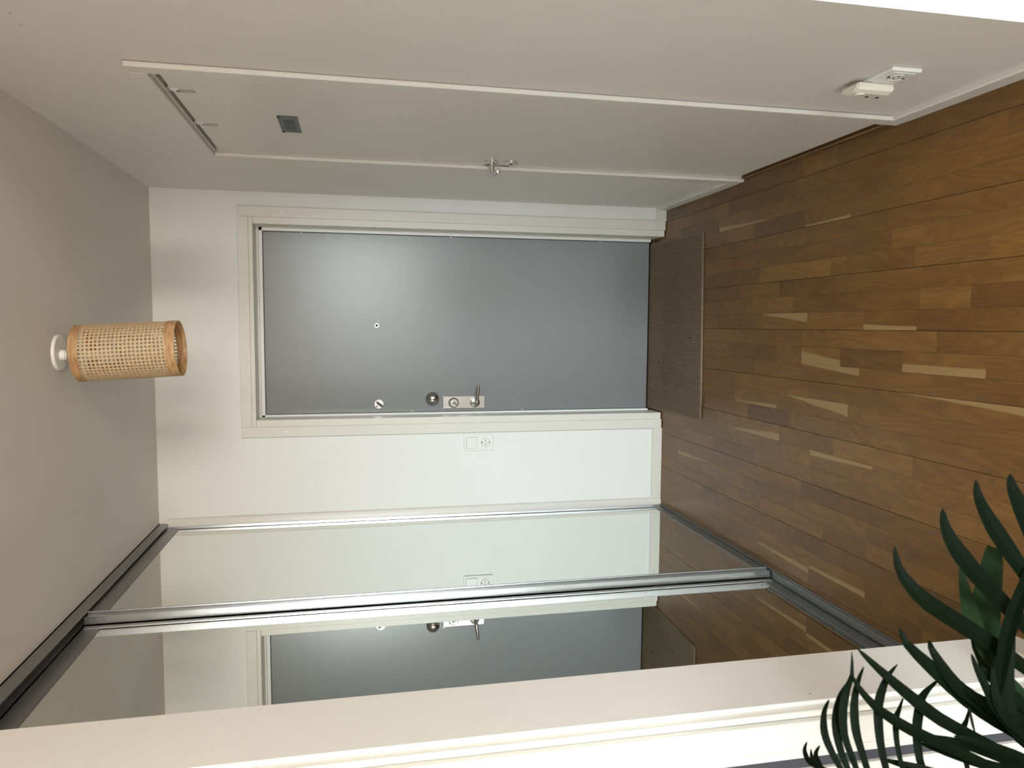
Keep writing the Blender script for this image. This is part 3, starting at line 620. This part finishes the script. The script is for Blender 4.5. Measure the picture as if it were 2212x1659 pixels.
o = obj('ribs', bm, 'mat', dm); o['kind'] = 'stuff'
tube('front_binding', [(FR.x, FR.y, 0.0045), (FL.x + 0.010, FL.y, 0.0045)], 0.0026, 'mat', dm, 8)

# ------------------------------------------------------------------ rattan ceiling lamp
LX, LY = -0.7115, -1.127
lamp = thing('ceiling_lamp', (LX, LY, H), 'cylinder lamp of woven cane with wooden bands under the ceiling', 'lamp')
lathe('ceiling_rose', (-0.708, LY, H - 0.0002), (0, 0, -1), [(0.0, 0), (0.056, 0), (0.056, 0.006), (0.053, 0.009), (0.0, 0.009)], 'plastic', lamp, 40)
lathe('cord_grip', (-0.716, LY, H - 0.009), (0, 0, -1), [(0.017, 0), (0.017, 0.014), (0.0135, 0.016), (0.0135, 0.0165)], 'plastic', lamp, 24)
lathe('lamp_holder', (-0.716, LY, H - 0.025), (0, 0, -1), [(0.0, 0), (0.0135, 0), (0.0135, 0.014), (0.019, 0.018), (0.019, 0.06), (0.0, 0.06)], 'plastic', lamp, 24)
lathe('holder_ring', (-0.716, LY, H - 0.0255), (0, 0, -1), [(0.0136, 0.002), (0.0155, 0.003), (0.0155, 0.007), (0.0136, 0.008)], 'chrome', lamp, 24)
bulb = lathe('bulb', (-0.716, LY, H - 0.085), (0, 0, -1), [(0.0, 0), (0.013, 0), (0.013, 0.02), (0.022, 0.04), (0.028, 0.06), (0.027, 0.075), (0.018, 0.09), (0.0, 0.096)], 'plastic', lamp, 24)
R0 = 0.0875; ZT = 2.442; ZB = 2.140
tilt = Matrix.Translation((LX, LY, ZT)) @ Matrix.Rotation(math.radians(-3.2), 4, 'Y')
hh = ZT - ZB
def band(name, za, zb, r):
    bm = bmesh.new(); bm_lathe(bm, (0, 0, 0), (0, 0, 1), [(r, za), (r, zb), (r - 0.003, zb), (r - 0.003, za), (r, za)], 64)
    for f in bm.faces: f.smooth = False
    for v in bm.verts: v.co = tilt @ v.co
    return obj(name, bm, 'band', lamp)
band('wooden_band', -0.026, 0.0, R0 + 0.0018); band('wooden_band', -hh, -hh + 0.031, R0 + 0.0018)
# cane webbing: a lattice with eight-sided holes
NA, NZ = 46, 21
za, zb = -0.024, -hh + 0.029
bm = bmesh.new(); dz = (za - zb) / NZ; da = 2 * math.pi / NA
def cp(a, z, r=R0): return tilt @ Vector((r * math.cos(a), r * math.sin(a), z))
rr = random.Random(5)
for i in range(NA):
    for k in range(NZ):
        ac = (i + 0.5) * da; zc = za - (k + 0.5) * dz
        hr = rr.uniform(0.31, 0.38)
        outer = [(-.5, -.5), (0, -.5), (.5, -.5), (.5, 0), (.5, .5), (0, .5), (-.5, .5), (-.5, 0)]
        inner = [(hr * math.cos(math.radians(225 + 45 * q)) * (1.0), hr * math.sin(math.radians(225 + 45 * q))) for q in range(8)]
        jx, jy = rr.uniform(-.05, .05), rr.uniform(-.05, .05)
        V0 = [bm.verts.new(cp(ac + p[0] * da, zc + p[1] * dz)) for p in outer]
        V1 = [bm.verts.new(cp(ac + (p[0] + jx) * da, zc + (p[1] + jy) * dz, R0 - 0.0006)) for p in inner]
        for q in range(8): bm.faces.new((V0[q], V0[(q + 1) % 8], V1[(q + 1) % 8], V1[q]))
bmesh.ops.remove_doubles(bm, verts=bm.verts, dist=1e-5)
cw = obj('cane_webbing', bm, 'cane', lamp)
sd = cw.modifiers.new('thickness', 'SOLIDIFY'); sd.thickness = 0.0012
# diagonal strands lying over the lattice
bm = bmesh.new()
for s in (-1, 1):
    for i in range(NA):
        prev = None
        for k in range(NZ * 2 + 1):
            a = (i + 0.5) * da + s * k * da / 2; z = za - k * dz / 2; w = 0.0010; r = R0 + 0.0009 + 0.0004 * (k % 2)
            cur = (bm.verts.new(cp(a + w / R0, z, r)), bm.verts.new(cp(a - w / R0, z, r)))
            if prev: bm.faces.new((prev[0], prev[1], cur[1], cur[0]))
            prev = cur
o = obj('cane_strands', bm, 'cane', lamp); o['kind'] = 'stuff'
sd = o.modifiers.new('thickness', 'SOLIDIFY'); sd.thickness = 0.0008

# ------------------------------------------------------------------ potted palm in front of the wall end
def ray(px, py):
    u = (1659 - py - 829.5) / F_PX; v = (px - 1106) / F_PX
    return r2 * u + d2 * v + fwd
def at(px, py, Y):
    d = ray(px, py); return CAM + d * ((Y - CAM.y) / d.y)
PX, PY = -1.12, -2.86
palm = thing('potted_palm', (PX, PY, 0), 'dark green potted palm with long narrow leaflets in the near corner', 'plant')
pot = lathe('pot', (PX, PY, 0.0), (0, 0, 1), [(0.0, 0.0), (0.10, 0.0), (0.105, 0.01), (0.135, 0.24), (0.14, 0.25), (0.14, 0.27), (0.13, 0.27), (0.126, 0.24), (0.0, 0.24)], 'pot', palm, 40)
lathe('soil', (PX, PY, 0.225), (0, 0, 1), [(0.124, 0.0), (0.122, 0.018), (0.06, 0.026), (0.0, 0.024)], 'soil', palm, 32)
def smooth(pts, n=14):
    out = []
    for i in range(len(pts) - 1):
        p0 = pts[max(i - 1, 0)]; p1 = pts[i]; p2 = pts[i + 1]; p3 = pts[min(i + 2, len(pts) - 1)]
        m_ = max(2, n // (len(pts) - 1))
        for q in range(m_):
            t = q / m_
            out.append(0.5 * ((2 * p1) + (p2 - p0) * t + (2 * p0 - 5 * p1 + 4 * p2 - p3) * t * t + (-p0 + 3 * p1 - 3 * p2 + p3) * t ** 3))
    out.append(pts[-1]); return out
def leaflet(tip_to_base, width, mat='leaf', twist=0.35, tipw=0.08):
    """blade: a slightly folded ribbon from base to tip, thin but solid"""
    P = smooth(tip_to_base, 16); n = len(P)
    bm = bmesh.new(); rows = []
    for i, p in enumerate(P):
        t = (P[min(i + 1, n - 1)] - P[max(i - 1, 0)]).normalized()
        view = (CAM - p).normalized()
        side = t.cross(view).normalized(); nrm = side.cross(t).normalized()
        side = (side * math.cos(twist) + nrm * math.sin(twist)).normalized(); nrm = side.cross(t).normalized()
        s = i / (n - 1)
        w = 1.35 * width * (tipw + (1 - tipw) * min(1.0, (s / 0.45)) ** 0.75) * (1 - 0.35 * max(0, (s - 0.6) / 0.4))
        th = 0.00035
        rows.append([bm.verts.new(p + side * w / 2 + nrm * 0.12 * w), bm.verts.new(p + nrm * th), bm.verts.new(p - side * w / 2 + nrm * 0.12 * w), bm.verts.new(p - nrm * th)])
    for A, B in zip(rows, rows[1:]):
        for q in range(4):
            f = bm.faces.new((A[q], A[(q + 1) % 4], B[(q + 1) % 4], B[q])); f.smooth = False
    bm.faces.new(rows[0][::-1]); bm.faces.new(rows[-1])
    return obj('leaflet', bm, mat, palm)
# frond stems: down from each frond to the soil
def P(l, Ya, Yb):
    n = len(l); return [at(x, y, Ya + (Yb - Ya) * i / (n - 1)) for i, (x, y) in enumerate(l)]
# frond one hangs towards the hall; its stem runs just below the picture's edge
stem1 = P([(2262, 1300), (2275, 1420), (2290, 1540), (2310, 1660), (2340, 1790)], -2.80, -2.86) 
tube('frond_stem', smooth(stem1 + [Vector((PX + 0.03, PY + 0.01, 0.42)), Vector((PX + 0.015, PY, 0.235))], 24), [0.004] * 0 or 0.0045, 'leaf', palm, 8)
stem2 = P([(1752, 1648), (1790, 1668), (1850, 1690), (1950, 1705), (2080, 1712), (2220, 1735), (2330, 1790)], -2.84, -2.90)
tube('frond_stem', smooth(stem2 + [Vector((PX - 0.03, PY - 0.02, 0.40)), Vector((PX - 0.015, PY, 0.235))], 30), 0.0040, 'leaf', palm, 8)
A_ = [
    ([(1933, 1181), (1939, 1222), (1962, 1262), (2001, 1301), (2083, 1354), (2150, 1398), (2212, 1442), (2285, 1500)], 0.0190, -2.76, -2.84),
    ([(2036, 1099), (2042, 1140), (2067, 1189), (2120, 1255), (2212, 1350), (2272, 1410)], 0.0195, -2.76, -2.82),
    ([(2108, 1037), (2114, 1078), (2141, 1132), (2175, 1185), (2212, 1239), (2266, 1330)], 0.0185, -2.77, -2.81),
    ([(2182, 1024), (2187, 1056), (2212, 1115), (2240, 1190), (2262, 1290)], 0.0180, -2.77, -2.80),
    ([(1943, 1356), (1958, 1391), (2009, 1441), (2083, 1507), (2150, 1555), (2212, 1593), (2310, 1660)], 0.0180, -2.79, -2.86),
    ([(2007, 1383), (2017, 1412), (2063, 1478), (2110, 1515), (2166, 1560), (2310, 1650)], 0.0150, -2.80, -2.86),
    ([(1852, 1401), (1879, 1428), (1920, 1466), (1975, 1513), (2029, 1554), (2100, 1592), (2212, 1652), (2325, 1730)], 0.0140, -2.80, -2.88),
    ([(1841, 1458), (1852, 1482), (1888, 1525), (1938, 1561), (1993, 1590), (2083, 1630), (2200, 1690), (2340, 1785)], 0.0120, -2.82, -2.89),
    ([(1905, 1640), (1960, 1655), (2050, 1680), (2200, 1725)], 0.010, -2.84, -2.90),
    ([(2150, 1530), (2160, 1480), (2172, 1400), (2190, 1330), (2225, 1240), (2262, 1150)], 0.015, -2.87, -2.80),
    ([(2098, 1412), (2110, 1445), (2135, 1495), (2160, 1540), (2212, 1600), (2290, 1650)], 0.011, -2.85, -2.88),
    ([(2188, 1345), (2182, 1400), (2172, 1460), (2175, 1520), (2200, 1590), (2290, 1660)], 0.0165, -2.83, -2.87),
    ([(2144, 1440), (2146, 1480), (2160, 1530), (2195, 1575), (2270, 1640)], 0.010, -2.86, -2.88),
    ([(1995, 1588), (2060, 1602), (2130, 1624), (2212, 1659), (2320, 1720)], 0.012, -2.85, -2.89),
    ([(2085, 1488), (2130, 1520), (2212, 1562), (2300, 1610)], 0.016, -2.83, -2.87),
    ([(2120, 1440), (2150, 1475), (2212, 1525), (2290, 1580)], 0.014, -2.82, -2.86),
    ([(2060, 1590), (2110, 1605), (2212, 1640), (2320, 1700)], 0.011, -2.86, -2.89),
    ([(1975, 1600), (2040, 1625), (2120, 1650), (2212, 1680), (2320, 1760)], 0.011, -2.84, -2.9),
]
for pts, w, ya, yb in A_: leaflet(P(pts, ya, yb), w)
K_ = [
    ([(1939, 1435), (1919, 1458), (1908, 1482), (1897, 1522), (1898, 1576), (1906, 1630), (1925, 1704)], 0.0090),
    ([(1866, 1440), (1852, 1476), (1845, 1522), (1848, 1576), (1862, 1627), (1885, 1698)], 0.0085),
    ([(1840, 1408), (1840, 1458), (1830, 1486), (1821, 1531), (1823, 1585), (1838, 1630), (1862, 1693)], 0.0080),
    ([(2029, 1467), (2007, 1487), (1991, 1507), (1984, 1540), (1980, 1580), (1986, 1640), (2010, 1708)], 0.0095),
    ([(1951, 1507), (1942, 1533), (1935, 1556), (1938, 1610), (1960, 1706)], 0.0060),
    ([(1791, 1511), (1780, 1540), (1781, 1585), (1800, 1632), (1830, 1684)], 0.0075),
    ([(1834, 1470), (1816, 1500), (1806, 1540), (1807, 1585), (1822, 1640), (1845, 1689)], 0.0080),
    ([(1743, 1602), (1738, 1622), (1748, 1646), (1768, 1660)], 0.0050),
    ([(1771, 1610), (1762, 1630), (1772, 1656), (1786, 1668)], 0.0055),
    ([(1752, 1618), (1755, 1640), (1775, 1662)], 0.0040),
    ([(2094, 1528), (2088, 1555), (2080, 1580), (2085, 1640), (2105, 1715)], 0.0060),
    ([(2108, 1590), (2100, 1560), (2094, 1528)], 0.0030),
]
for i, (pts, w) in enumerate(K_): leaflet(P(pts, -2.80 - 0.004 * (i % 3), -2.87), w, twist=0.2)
# broad paler leaves further back
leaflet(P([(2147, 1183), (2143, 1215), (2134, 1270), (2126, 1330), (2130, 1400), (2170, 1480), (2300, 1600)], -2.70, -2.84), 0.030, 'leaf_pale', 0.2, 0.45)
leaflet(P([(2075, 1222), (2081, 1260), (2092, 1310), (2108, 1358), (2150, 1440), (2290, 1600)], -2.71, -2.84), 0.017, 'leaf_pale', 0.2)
